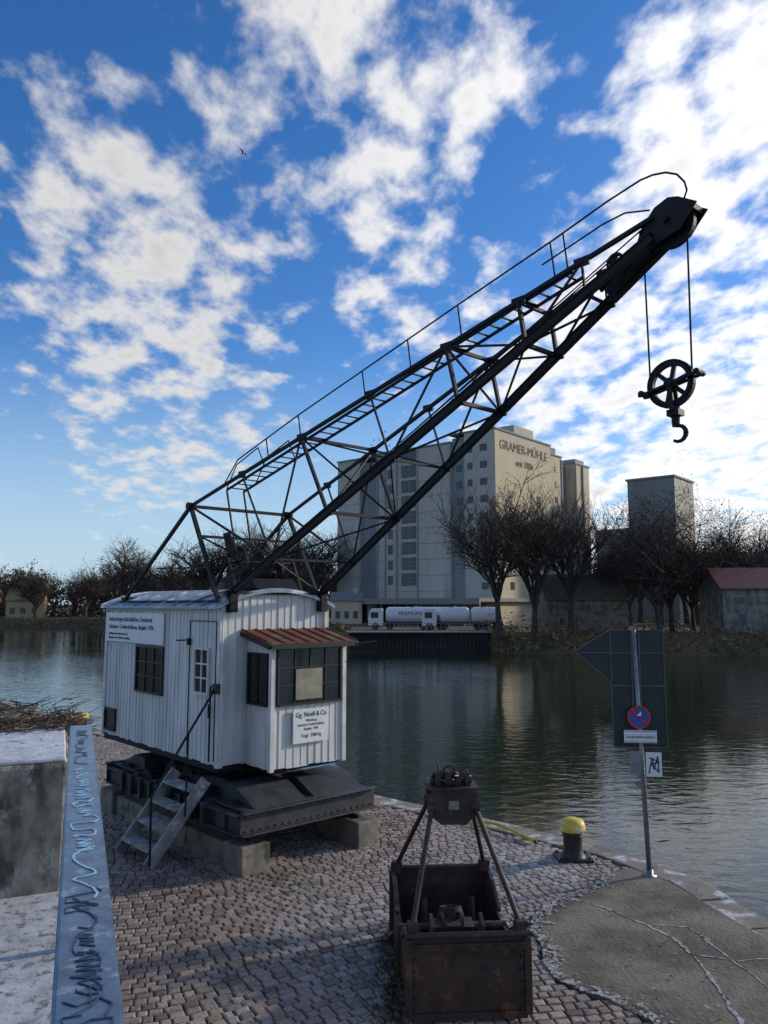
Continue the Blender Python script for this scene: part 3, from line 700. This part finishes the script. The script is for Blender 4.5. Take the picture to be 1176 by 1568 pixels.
# ------------------------------------------------------------ grab bucket
gb=empty('clamshell_grab_bucket',(.66,7.83,0),rad(4))
mb=MB();K='rust'
prof=[(.85,.68),(.87,.36),(.865,.07),(.8,.015),(.0,.01)]
hw=.5
for s in(-1,1):
    for (y0,z0),(y1,z1) in zip(prof[:-1],prof[1:]):
        p=[(-hw,s*y0,z0),(hw,s*y0,z0),(hw,s*y1,z1),(-hw,s*y1,z1)]
        mb.prism(p,(0,-s*.02 if abs(y0-y1)<.1 else 0,.02 if abs(y0-y1)>=.1 else 0),K)
    for sx in(-1,1):
        pl=[(sx*hw,s*y,z) for y,z in prof]+[(sx*hw,s*.015,.42),(sx*hw,s*.25,.46),(sx*hw,s*.55,.62)]
        mb.prism(pl,(-sx*.02,0,0),K)
        mb.beam((sx*(hw+.012),s*.85,.67),(sx*(hw+.012),s*.55,.62),.03,.05,K); mb.beam((sx*(hw+.012),s*.55,.62),(sx*(hw+.012),s*.25,.46),.03,.05,K)
        mb.beam((sx*(hw+.014),s*.865,.66),(sx*(hw+.014),s*.875,.05),.03,.06,K); mb.beam((sx*(hw+.014),s*.03,.42),(sx*(hw+.014),s*.03,.0),.03,.05,K)
        mb.prism([(sx*.22,s*.1,.3),(sx*.22,s*.48,.25),(sx*.22,s*.36,.56),(sx*.22,s*.2,.62)],(sx*.03,0,0),K)
    mb.tube((-hw-.03,s*.86,.69),(hw+.03,s*.86,.69),.026,.026,10,K)
    mb.beam((-hw,s*.885,.6),(hw,s*.885,.6),.015,.06,K); mb.beam((-hw,s*.883,.05),(hw,s*.883,.05),.015,.06,K)
    for i in range(9): 
        c=V((-hw+.06+i*.11,s*.895,.6)); mb.box(c-V((.012,.01,.012)),c+V((.012,.01,.012)),K)
    for i in range(5):
        z=.1+i*.1
        for sx in(-1,1):
            c=V((sx*(hw-.04),s*.88,z)); mb.box(c-V((.011,.012,.011)),c+V((.011,.012,.011)),K)
mb.tube((-.52,0,.42),(.52,0,.42),.04,.04,12,K)
mb.obj('bucket_shells',gb)
mb=MB()
mb.box((-.2,-.12,.36),(.2,.12,.46),K)
for i in range(5): mb.ring((0,.12,.48+.018*i),(0,.25,1),.13-.006*i,.02,.018,24,'rustblk')
for a in(-.1,.08): mb.ring((a,0,.42),(1,0,0),.13,.03,.03,24,'rustblk')
mb.obj('lower_crosshead',gb)
mb=MB()
for s in(-1,1):
    for sx in(-1,1):
        mb.tube((sx*.21,s*.13,1.56),(sx*.47,s*.8,.74),.024,.024,10,'rustblk')
        mb.tube((sx*.17,s*.13,1.56),(sx*.25,s*.13,1.56),.055,.055,12,'rustblk')
        mb.box((sx*.47-.045,s*.8-.05,.67),(sx*.47+.045,s*.8+.05,.78),K)
        mb.tube((sx*.47-.06,s*.8,.74),(sx*.47+.06,s*.8,.74),.032,.032,10,K)
mb.obj('lifting_arms',gb)
mb=MB()
for y in(-.15,.13): mb.prism([(-.24,y,1.66),(-.2,y,1.72),(.2,y,1.72),(.24,y,1.66),(.22,y,1.48),(.12,y,1.4),(-.12,y,1.4),(-.22,y,1.48)],(0,.02,0),K)
mb.box((-.235,-.129,1.5),(.235,.129,1.66),K)
mb.box((-.25,-.17,1.721),(.25,.17,1.74),K)
for a in(-.14,-.04,.06,.15):
    mb.tube((a-.025,0,1.78),(a+.025,0,1.78),.085,.085,18,'rustblk')
mb.tube((-.2,0,1.78),(.2,0,1.78),.03,.03,10,K)
for i in range(14):
    mb.tube((R.uniform(-.22,.22),R.uniform(-.12,.12),1.74+R.uniform(0,.05)),(R.uniform(-.22,.22),R.uniform(-.12,.12),1.76+R.uniform(0,.14)),.016,.012,6,'rustblk')
mb.ring((-.02,.0,1.87),(0,1,0),.06,.02,.03,16,'rustblk')
mb.box((-.05,-.165,1.54),(.05,-.152,1.62),'concrete')
mb.obj('head_block',gb)

# ------------------------------------------------------------ sign, bollards, hose
sg=empty('waterway_sign',(3.44,10.45,0),rad(-6))
mb=MB()
mb.tube((0,0,0),(-.09,0,3.16),.032,.032,14,'galv'); mb.lathe((0,0,.005),[(.09,0),(.09,.015),(.045,.02),(.045,.08)],16,'galv')
mb.obj('post',sg,True)
mb=MB()
mb.box((-.39,.04,2.42),(.3,.055,3.15),'signback'); mb.box((-.39,.04,1.62),(.3,.055,2.41),'signback')
mb.prism([(-.86,.04,2.87),(-.40,.04,3.15),(-.40,.04,2.46)],(0,.015,0),'signback')
for (a,b2) in (((-.39,1.62),(.3,1.62)),((-.39,3.15),(.3,3.15)),((-.39,1.62),(-.39,3.15)),((.3,1.62),(.3,3.15)),((-.86,2.87),(-.40,3.15)),((-.86,2.87),(-.40,2.46)),((-.86,2.85),(.3,2.85)),((-.39,2.42),(.3,2.42))):
    mb.beam((a[0],.03,a[1]),(b2[0],.03,b2[1]),.014,.014,'frame')
for x in(-.12,-.02): mb.box((x-.012,.015,1.65),(x+.012,.035,3.12),'frame')
mb.obj('panels_back',sg)
mb=MB()
cz=2.02
mb.tube((-.07,-.045,cz),(-.07,-.055,cz),.145,.145,36,'blue'); mb.ring((-.07,-.058,cz),(0,1,0),.15,.026,.012,40,'red')
mb.beam((-.165,-.062,cz+.095),(.025,-.062,cz-.095),.006,.026,'red',(1,0,1)); 
mb.tube((-.07,-.03,cz),(-.07,-.044,cz),.147,.147,36,'galv')
mb.prism([(-.1,-.066,cz+.02),(-.04,-.066,cz+.08),(-.04,-.066,cz+.02)],(0,-.003,0),'signwhite')
mb.box((-.27,-.055,1.69),(.15,-.045,1.85),'signwhite')
mb.box((-.26,-.058,1.70),(.14,-.056,1.705),'letter'); mb.box((-.26,-.058,1.835),(.14,-.056,1.84),'letter')
mb.obj('no_stopping_disc',sg)
text('plate_text','Feuerwehrzufahrt',sg,(-.06,-.058,1.748),(1,0,0),(0,0,1),.056,'letter',.93,'CENTER',.001)
mb=MB(); mb.box((-.2,-.042,1.28),(-.06,-.036,1.58),'galv'); mb.box((0.0,-.046,1.26),(.2,-.038,1.57),'signwhite')
pts=[(.03,1.3),(.08,1.5),(.1,1.35),(.15,1.52),(.16,1.32),(.06,1.42),(.17,1.45),(.04,1.5)]
for a,b2 in zip(pts[:-1],pts[1:]): mb.beam((a[0],-.048,a[1]),(b2[0],-.048,b2[1]),.004,.014,'letter',(0,0,1))
mb.obj('sticker_plates',sg)
def bollard(loc):
    e=empty('mooring_bollard',loc)
    mb=MB(); mb.box((-.24,-.2,0),(.24,.2,.035),'iron')
    for a in(-.19,.19):
        for c in(-.15,.15): mb.tube((a,c,.03),(a,c,.06),.025,.025,6,'iron')
    mb.obj('base_plate',e,bevel=.006)
    mb=MB(); mb.lathe((0,0,.035),[(.17,0),(.145,.04),(.13,.1),(.13,.27),(.16,.33)],24,'iron'); mb.obj('column',e,True)
    mb=MB(); mb.lathe((0,0,.365),[(.15,0),(.175,.01),(.18,.05),(.172,.1),(.15,.145),(.09,.17),(.03,.178)],28,'yellow'); mb.obj('yellow_cap',e,True)
bollard((2.62,11.15,.005)); bollard((-8.35,21.8,.0))
mb=MB(); pts=[]
for i in range(25):
    t=i/24; pts.append((1.35+.85*t,12.75-.85*t+.16*math.sin(t*4),.05+.04*math.sin(t*3.1)))
mb.path(pts,.022,8,'hose'); mb.tube(pts[-1],(2.24,11.8,.02),.025,.025,8,'iron'); mb.obj('yellow_hose',None,True)

# ------------------------------------------------------------ far shore
shore=[(-900,420),(-300,240),(-120,205),(-40,172),(-8,128),(-4.5,98),(13,96),(14.5,86),(30,83.5),(60,83),(120,84),(900,150)]
mb=MB()
n=len(shore); top_=[]
for i,(x,y) in enumerate(shore): top_.append((x*1.01,y+(3.2 if i not in(5,6) else .3),-.05))
vs=[(x,y,-2.3) for x,y in shore]+top_+[(3900,4900,0),(-3900,4900,0)]
fs=[(i,i+1,n+i+1,n+i) for i in range(n-1)]+[tuple(range(n,2*n))+(2*n,2*n+1)]
mb.add(vs,fs,'bank'); mb.obj('far_bank_ground')
mb=MB()
for i in range(70):
    x=-4.4+17.3*i/70; y=98-2*i/70+(.15 if i%2 else 0); mb.box((x,y-.3,-2.3),(x+.245,y,.0),'sheet')
mb.box((-4.6,95.4,.0),(13,98.6,.15),'greytrim'); mb.obj('sheet_pile_quay_wall')
mb=MB()
for i in range(30):
    x=-4+i*.58; y=97.7-2*i/30; mb.box((x,y,.15),(x+.05,y+.05,1.1),'greytrim')
for z in(.65,1.1): mb.beam((-4,97.7,z),(13.2,95.7,z),.04,.04,'greytrim')
mb.obj('quay_railing')
mb=MB()
def tri(x,y,z,s,k):
    a=R.uniform(0,6.28);b2=R.uniform(-1,1)
    d=V((math.cos(a),math.sin(a)*.6,b2)).normalized()*s;e=V((R.uniform(-1,1),R.uniform(-1,1),R.uniform(-1,1))).normalized()*s*.7
    c=V((x,y,z)); mb.add([c-d*.5,c+d*.5,c+e],[(0,1,2)],k)
for (ax,ay),(bx,by) in zip(shore[1:-1],shore[2:]):
    if ax in(-4.5,): continue
    ln=math.hypot(bx-ax,by-ay); cnt=int(min(ln,90)*34)
    for _ in range(cnt):
        t=R.random(); f=R.random()
        k='reed' if (R.random()<.6 and ax<0) or R.random()<.35 else 'twig'
        tri(ax+(bx-ax)*t,ay+(by-ay)*t+3.4*f,-2+1.9*f+R.uniform(0,.7),R.uniform(.2,.7),k)
mb.obj('bank_reeds_and_brush')

def tree(name,loc,h,seed,spread=.38,leafk=None,leafn=0,depth=5,thin=1.0,mbx=None,leafs=.28,trunkf=.22,wide=.8):
    r=random.Random(seed); own=mbx is None; m=MB() if own else mbx
    segs=[];tips=[]
    def br(p,d,ln,rad_,lev):
        nseg=3 if lev<3 else 2; pts=[p];dd=d.copy()
        for i in range(nseg):
            dd=(dd+V((r.uniform(-1,1),r.uniform(-1,1),r.uniform(-.5,.8)))*(.28 if lev else .05)).normalized()
            pts.append(pts[-1]+dd*ln/nseg)
        for i in range(nseg):
            segs.append((pts[i],pts[i+1],rad_*(1-.45*i/nseg),rad_*(1-.45*(i+1)/nseg),lev))
        if lev>=depth: tips.append(pts[-1]); return
        nc=(6,5,4,4,3,3)[lev] if own else (6,4,4,3,3,3)[lev]
        for i in range(nc):
            f=r.uniform(.35,1) if lev else r.uniform(.7,1)
            if i==0:f=1
            k=min(int(f*nseg),nseg-1); base=pts[k].lerp(pts[k+1],f*nseg-k)
            az=r.uniform(0,6.28) if lev else i*6.28/nc+r.uniform(-.4,.4)
            side_=V((math.cos(az),math.sin(az),r.uniform(-.15,.35))).normalized()
            nd=(dd*r.uniform(.5,1.1)*(1.4 if lev==0 else .8)+side_*spread*2.2).normalized()
            nd.z=max(nd.z,-.25)
            br(base,nd,ln*(r.uniform(.6,.9) if lev else r.uniform(1.1,1.6)),max(rad_*(.6 if lev else .52)*r.uniform(.8,1.1),.0),lev+1)
    br(V((0,0,0)),V((r.uniform(-.08,.08),r.uniform(-.05,.05),1)),1.0,1.0,0)
    mz=sorted(t.z for t in tips)[int(len(tips)*.985)]; sc=h/mz; L0=V(loc)
    mw=sorted(max(abs(t.x),abs(t.y)) for t in tips)[int(len(tips)*.96)]*sc
    ws=wide*h*.5/mw
    def T(p): return L0+V((p.x*sc*ws,p.y*sc*ws,p.z*sc))
    rb=h*.026*thin
    for a,b2,ra,rb_,lev in segs:
        m.tube(T(a),T(b2),max(ra*rb,.016*thin),max(rb_*rb,.013*thin),7 if lev==0 else 5 if lev<3 else 3,'bark' if lev<3 else 'twig2',False)
    if leafk:
        for tp in tips:
            tq=T(tp)
            for _ in range(leafn):
                c=tq+V((r.gauss(0,.4),r.gauss(0,.4),r.gauss(0,.35)))
                a=V((r.uniform(-1,1),r.uniform(-1,1),r.uniform(-1,1)))*leafs;b2=V((r.uniform(-1,1),r.uniform(-1,1),r.uniform(-1,1)))*leafs
                m.add([c,c+a,c+b2],[(0,1,2)],leafk)
    if own: return m.obj(name)
tree('oak_tree',(13.2,89,-.3),18,3,.42,leafk='twig',leafn=4,leafs=.15,wide=.7)
tree('oak_tree',(17.4,90,-.3),17,11,.42,leafk='twig',leafn=2,leafs=.14,wide=.68)
tree('oak_tree',(22.0,92,-.3),17,23,.42,leafk='twig2',leafn=2,leafs=.13,wide=.7)
tree('broadleaf_tree',(32.6,92,-.3),17,31,.5,leafk='twig2',leafn=8,leafs=.17,wide=.8)
tree('broadleaf_tree',(36,97,-.3),15,32,.5,leafk='twig2',leafn=6,leafs=.17,wide=.85)
tree('broadleaf_tree',(29.5,99,-.3),12,37,.5,leafk='twig',leafn=4,leafs=.18,wide=.8)
tree('broadleaf_tree',(46,100,-.3),15,41,.45,leafk='twig2',leafn=2,leafs=.16)
tree('broadleaf_tree',(52,105,-.3),15,43,.45,leafk='twig2',leafn=2,leafs=.16)
tree('broadleaf_tree',(41,103,-.3),13,47,.5,leafk='twig',leafn=2,leafs=.17)
for i,(x,y,h,s,wd_) in enumerate(((-60,180,19,52,.85),(-50,180,15.5,53,.9),(-38,165,19,57,.9),(-29,165,21,59,.8),(-21,158,20,61,.8),(-14,150,18,63,.8),(-75,195,13,67,.9),(-90,200,12,68,.9))):
    tree('bare_tree',(x,y,-.3),h,s,.42,leafk='twig2',leafn=1,thin=1.4,leafs=.22,wide=wd_)
mb=MB()
for i in range(78):
    x=-165+i*2.1+R.uniform(-1,1);y=222+R.uniform(-10,12)-max(0,(x+60))*.35
    tree('x',(x,y,0),R.uniform(9.5,15.5),100+i,.45,'twig' if R.random()<.65 else 'twig2',6,3,1.6,mb,.5,.2,.85)
for _ in range(14000):
    x=R.uniform(-165,-4);y=216-max(0,(x+60))*.5+R.uniform(-4,10); tri(x,y,R.uniform(0,7)*R.random()**.4,R.uniform(.4,1.2),'twig' if R.random()<.6 else 'twig2')
mb.obj('distant_treeline')
mb=MB()
for i in range(26):
    tree('x',(42+i*3.2+R.uniform(-1,1),135+R.uniform(-8,12),0),R.uniform(9,14),300+i,.45,'twig2',5,3,1.6,mb,.4,.2,.8)
for _ in range(4500):
    x=R.uniform(13,70);y=R.uniform(86,92) if R.random()<.5 else R.uniform(100,112); tri(x,y,R.uniform(0,1.6 if y<93 else 3)*R.random(),R.uniform(.2,.5),'twig' if R.random()<.7 else 'reed')
mb.obj('bank_undergrowth')

# ------------------------------------------------------------ mill
ml=empty('flour_mill_building',(19,130,0),math.atan2(.643,-.764))
mb=MB()
mb.box((0,-20,-.2),(6.3,0,33.6),'mill'); mb.box((6.31,-20,-.2),(9.4,-.8,33.2),'slate')
mb.box((9.41,-20,-.2),(27,-.6,32.4),'mill'); mb.box((27.01,-19,-.2),(32,-1.8,31.4),'slate'); mb.box((32.01,-18,-.2),(38,-1.0,32.2),'mill')
mb.box((.5,-25.5,-.2),(9.4,-20.01,32.2),'cream'); mb.box((2.6,-31.5,-.2),(9.4,-25.51,31.6),'slate'); mb.box((.6,-38,-.2),(9.4,-31.51,31.9),'cream')
mb.box((-.06,-20,-.2),(-.01,0,33.0),'cream')  # thin skin: sunlight on the tower's right face put into the colour
mb.box((-.05,-13.5,33.91),(5,-6.5,35.4),'mill'); mb.box((2,-19.5,33.91),(8,-15,34.6),'slate'); mb.box((28,-12,31.4),(31,-5,34),'mill'); mb.box((10,-12,32.71),(24,-6,33.4),'silo')
mb.box((1.2,-24.5,32.4),(6,-21.5,34.0),'slate'); mb.box((1.2,-37,32.1),(5,-33,33.2),'silo')
mb.obj('walls',ml)
mb=MB()
for a in(((-.2,-20.2,33.6),(9.6,.2,33.9)),((9.61,-20,32.4),(27.2,-.4,32.7)),((.3,-25.7,32.2),(9.4,-20.3,32.45)),((.4,-38.2,31.9),(9.4,-31.4,32.15)),((27.21,-18,32.2),(38.2,-.8,32.45))): mb.box(*a,'greytrim')
for i in range(1,11): mb.box((9.45,-.6,i*2.9),(26.9,-.52,i*2.9+.1),'silo')
for i in range(1,11): mb.box((32,-1.0,i*2.9),(38,-.94,i*2.9+.1),'silo')
for x in(9.5,17.1,22.0,24.8,26.8): mb.box((x,-.62,0),(x+.25,-.3,32.35),'silo')
for y in(-20.2,-25.4,-31.6,-34.8): mb.box((.3,y-.15,0),(.7,y+.15,31.8),'silo')
mb.box((-1,-12,3.9),(38,7,4.5),'greytrim'); mb.box((-1,6.6,3.5),(38,7.05,3.9),'greytrim')
for i in range(14): mb.box((-.8+i*2.95,6.4,0),(-.6+i*2.95,6.6,3.9),'greytrim')
mb.obj('trim_and_canopy',ml)
mb=MB()
for i in range(10):
    z=2.9*i+4.0
    if z<5: continue
    for x0 in(17.6,19.4):
        mb.box((x0,-.6,z),(x0+1.6,-.5,z+2.3),'darkwin')
    mb.box((23.2,-.6,z+.2),(24.3,-.5,z+1.9),'darkwin')
for z in(31.0,28.0,25,22,19,16,13,10,7):
    mb.box((1.6,.0,z-1),(3.0,.07,z+.2),'darkwin')
    if z>14: mb.box((4.6,0,z-1),(5.6,.07,z+.2),'darkwin'); mb.box((7.4,-.8,z-1),(8.5,-.73,z+.2),'darkwin')
for z in(29,26,23,20): mb.box((.42,-23.6,z),(.5,-22.6,z+1.2),'darkwin'); mb.box((.52,-35.6,z),(.6,-34.6,z+1.2),'darkwin'); mb.box((2.52,-29,z),(2.6,-28,z+1.2),'darkwin')
for z in(22,18,14,10,6): 
    for y in(-5,-15): mb.box((-.14,y-.6,z),(-.06,y+.6,z+1.3),'darkwin')
for i in range(9): mb.box((2+i*4,.08,.3),(5+i*4,.15,3.4),'darkwin')
mb.obj('windows',ml)
mb=MB()
for i in range(10):
    z=2.9*i+4.0
    if z<5: continue
    for x0 in(17.6,19.4):
        for q in(.5,1.0): mb.box((x0+q-.04,-.5,z),(x0+q+.04,-.46,z+2.3),'greytrim')
        for q in(.7,1.4): mb.box((x0,-.5,z+q-.04),(x0+1.6,-.47,z+q+.04),'greytrim')
mb.obj('glazing_bars',ml)
text('mill_lettering','GRAMER-MÜHLE',ml,(-.1,-10,30.4),(0,-1,0),(0,0,1),2.35,'letterg',.98,'CENTER',.03)
text('mill_lettering_2','seit 1806',ml,(-.1,-10,28.0),(0,-1,0),(0,0,1),1.7,'letterg',1,'CENTER',.03)
gbk=empty('grey_silo_building',(57.2,150,0),math.atan2(.643,-.764))
mb=MB(); mb.box((0,-11,-.2),(9.5,0,28.5),'slate'); mb.box((-.06,-11,0),(-.01,0,28.3),'mill'); mb.box((-.3,-11.3,28.5),(9.8,.3,28.9),'greytrim')  # thin lighter skin paints the sunlit right side of the grey block
mb.box((9.51,-14,-.2),(17,-1,19),'slate'); mb.box((-8,-30,-.2),(0,-11.4,14),'silo')
for i in range(3): mb.box((-.12,-3.5-i*2.6,26.2),(-.06,-2.5-i*2.6,27),'darkwin')
mb.obj('walls',gbk)
def house(name,loc,rz,w,d,h,rh,wall,roof,wins=(),over=.3):
    e=empty(name,loc,rz);mb=MB()
    mb.prism([(0,0,-.3),(w,0,-.3),(w,0,h),(0,0,h)],(0,d,0),wall)
    mb.prism([(.02,.02,h),(.02,d-.02,h),(.02,d/2,h+rh-.05)],(w-.04,0,0),wall); mb.obj('walls',e)
    mb=MB()
    sl=rh/(d/2)
    mb.prism([(-over,-over,h-over*sl),(w+over,-over,h-over*sl),(w+over,d/2,h+rh),(-over,d/2,h+rh)],(0,0,.15),roof)
    mb.prism([(-over,d+over,h-over*sl),(-over,d/2,h+rh),(w+over,d/2,h+rh),(w+over,d+over,h-over*sl)],(0,0,.15),roof)
    mb.box((w*.7,d/2-.4,h+rh*.6),(w*.7+.7,d/2+.4,h+rh+.8),wall); mb.obj('roof_and_chimney',e)
    mb=MB()
    for x,z,ww,hh in wins:
        mb.box((x-.08,-.05,z-.08),(x+ww+.08,-.004,z+hh+.08),'greytrim'); mb.box((x,-.09,z),(x+ww,-.03,z+hh),'darkwin')
    if wins: mb.obj('windows',e)
    return e
house('stone_barn',(19.8,94,0),rad(3),10,7,4.2,2.9,'stone','olivetile',((1.5,1.0,.7,.9),(4.5,.2,1.3,2.0),(7.5,1.0,.7,.9)))
house('stone_house',(39.8,91,0),rad(-3),22,8,5.4,2.4,'greywall','tile',((1.8,1.2,.8,1.2),(5,1.2,.8,1.2),(8,1.2,.8,1.2),(1.8,3.6,.6,.7)))
house('cream_cottage',(-9.5,140,0),rad(0),5.5,6,4.2,1.4,'cream','greytrim',((.8,1,.7,1.2),(2.4,1,.7,1.2),(4,1,.7,1.2)))
house('long_low_building',(-60,190,0),rad(-8),24,9,6.5,3.5,'stone','olivetile',((3,2,1,1.5),(8,2,1,1.5),(13,2,1,1.5),(18,2,1,1.5)))
house('riverside_house',(-100,205,0),rad(16),9,9,4.5,3.2,'ochre','olivetile',((1,1,1.2,1.5),(3.6,1,1.2,1.5),(6.4,1,1.2,1.5)))
house('riverside_house',(-118,212,0),rad(-5),10,9,5.5,3.6,'stone','tile',((1,1,1.2,1.5),(4,1,1.2,1.5),(7,1,1.2,1.5)))
def truck(loc,rz,cab,ntank):
    e=empty('tank_truck',loc,rz); mb=MB()
    mb.prism([(0,0,.5),(0,0,1.5),(.25,0,2.75),(.5,0,2.9),(2.0,0,2.9),(2.0,0,.5)],(0,2.3,0),cab); mb.obj('cab',e,bevel=.08)
    mb=MB(); mb.box((.35,-.02,1.6),(1.4,2.32,2.4),'glass'); mb.box((2.2,.3,.8),(11,2.0,1.05),'under')
    mb.box((-.05,.1,.4),(.1,2.2,.8),'under')
    for x in(1.0,3.0,7.6,8.8,10): 
        for y in(.0,1.95): mb.tube((x,y,.5),(x,y+.35,.5),.5,.5,20,'rubber')
    mb.obj('chassis_and_wheels',e)
    mb=MB()
    L0=2.4;LL=8.6/ntank
    for i in range(ntank):
        a=L0+i*LL;b2=a+LL-.15
        rr=[(a,.6),(a+.15,.95),(a+.4,1.1),(b2-.4,1.1),(b2-.15,.95),(b2,.6)]
        for (xa,ra),(xb,rb) in zip(rr[:-1],rr[1:]): mb.tube((xa,1.15,2.0),(xb,1.15,2.0),ra,rb,24,'tankwhite')
        mb.tube(((a+b2)/2,1.15,3.05),((a+b2)/2,1.15,3.25),.25,.25,12,'galv')
    mb.obj('tank',e,False)
    if ntank==1: text('tank_lettering','FRAMÜHLE',e,(4.2,.03,2.0),(1,0,0),(0,0,1),.75,'cabred',1,'LEFT',.02)
truck((-2.2,108,.0),rad(-2),'tankwhite',1); truck((5.2,106,.0),rad(-2),'tankwhite',2)
def bird(loc,s):
    mb=MB(); mb.lathe((0,0,0),[(.02,-.25),(.07,-.12),(.08,0),(.05,.16),(.01,.26)],8,'black')
    mb.add([(0,-.05,0),(.25,-.1,.12),(.6,.0,.05),(.25,.1,.12),(-.25,-.1,.12),(-.6,0,.05),(-.25,.1,.12),(0,.08,0)],[(0,1,3,7),(1,2,3),(0,7,6,4),(4,6,5)],'black')
    o=mb.obj('flying_bird'); o.location=loc; o.scale=(s,s,s); o.rotation_euler=(rad(10),rad(12),rad(60))
bird((-7.4,37.8,27.0),.55)
for i in range(7): bird((-.5+R.uniform(-3,5),150+R.uniform(-4,4),36+R.uniform(-2,2.5)),.9)
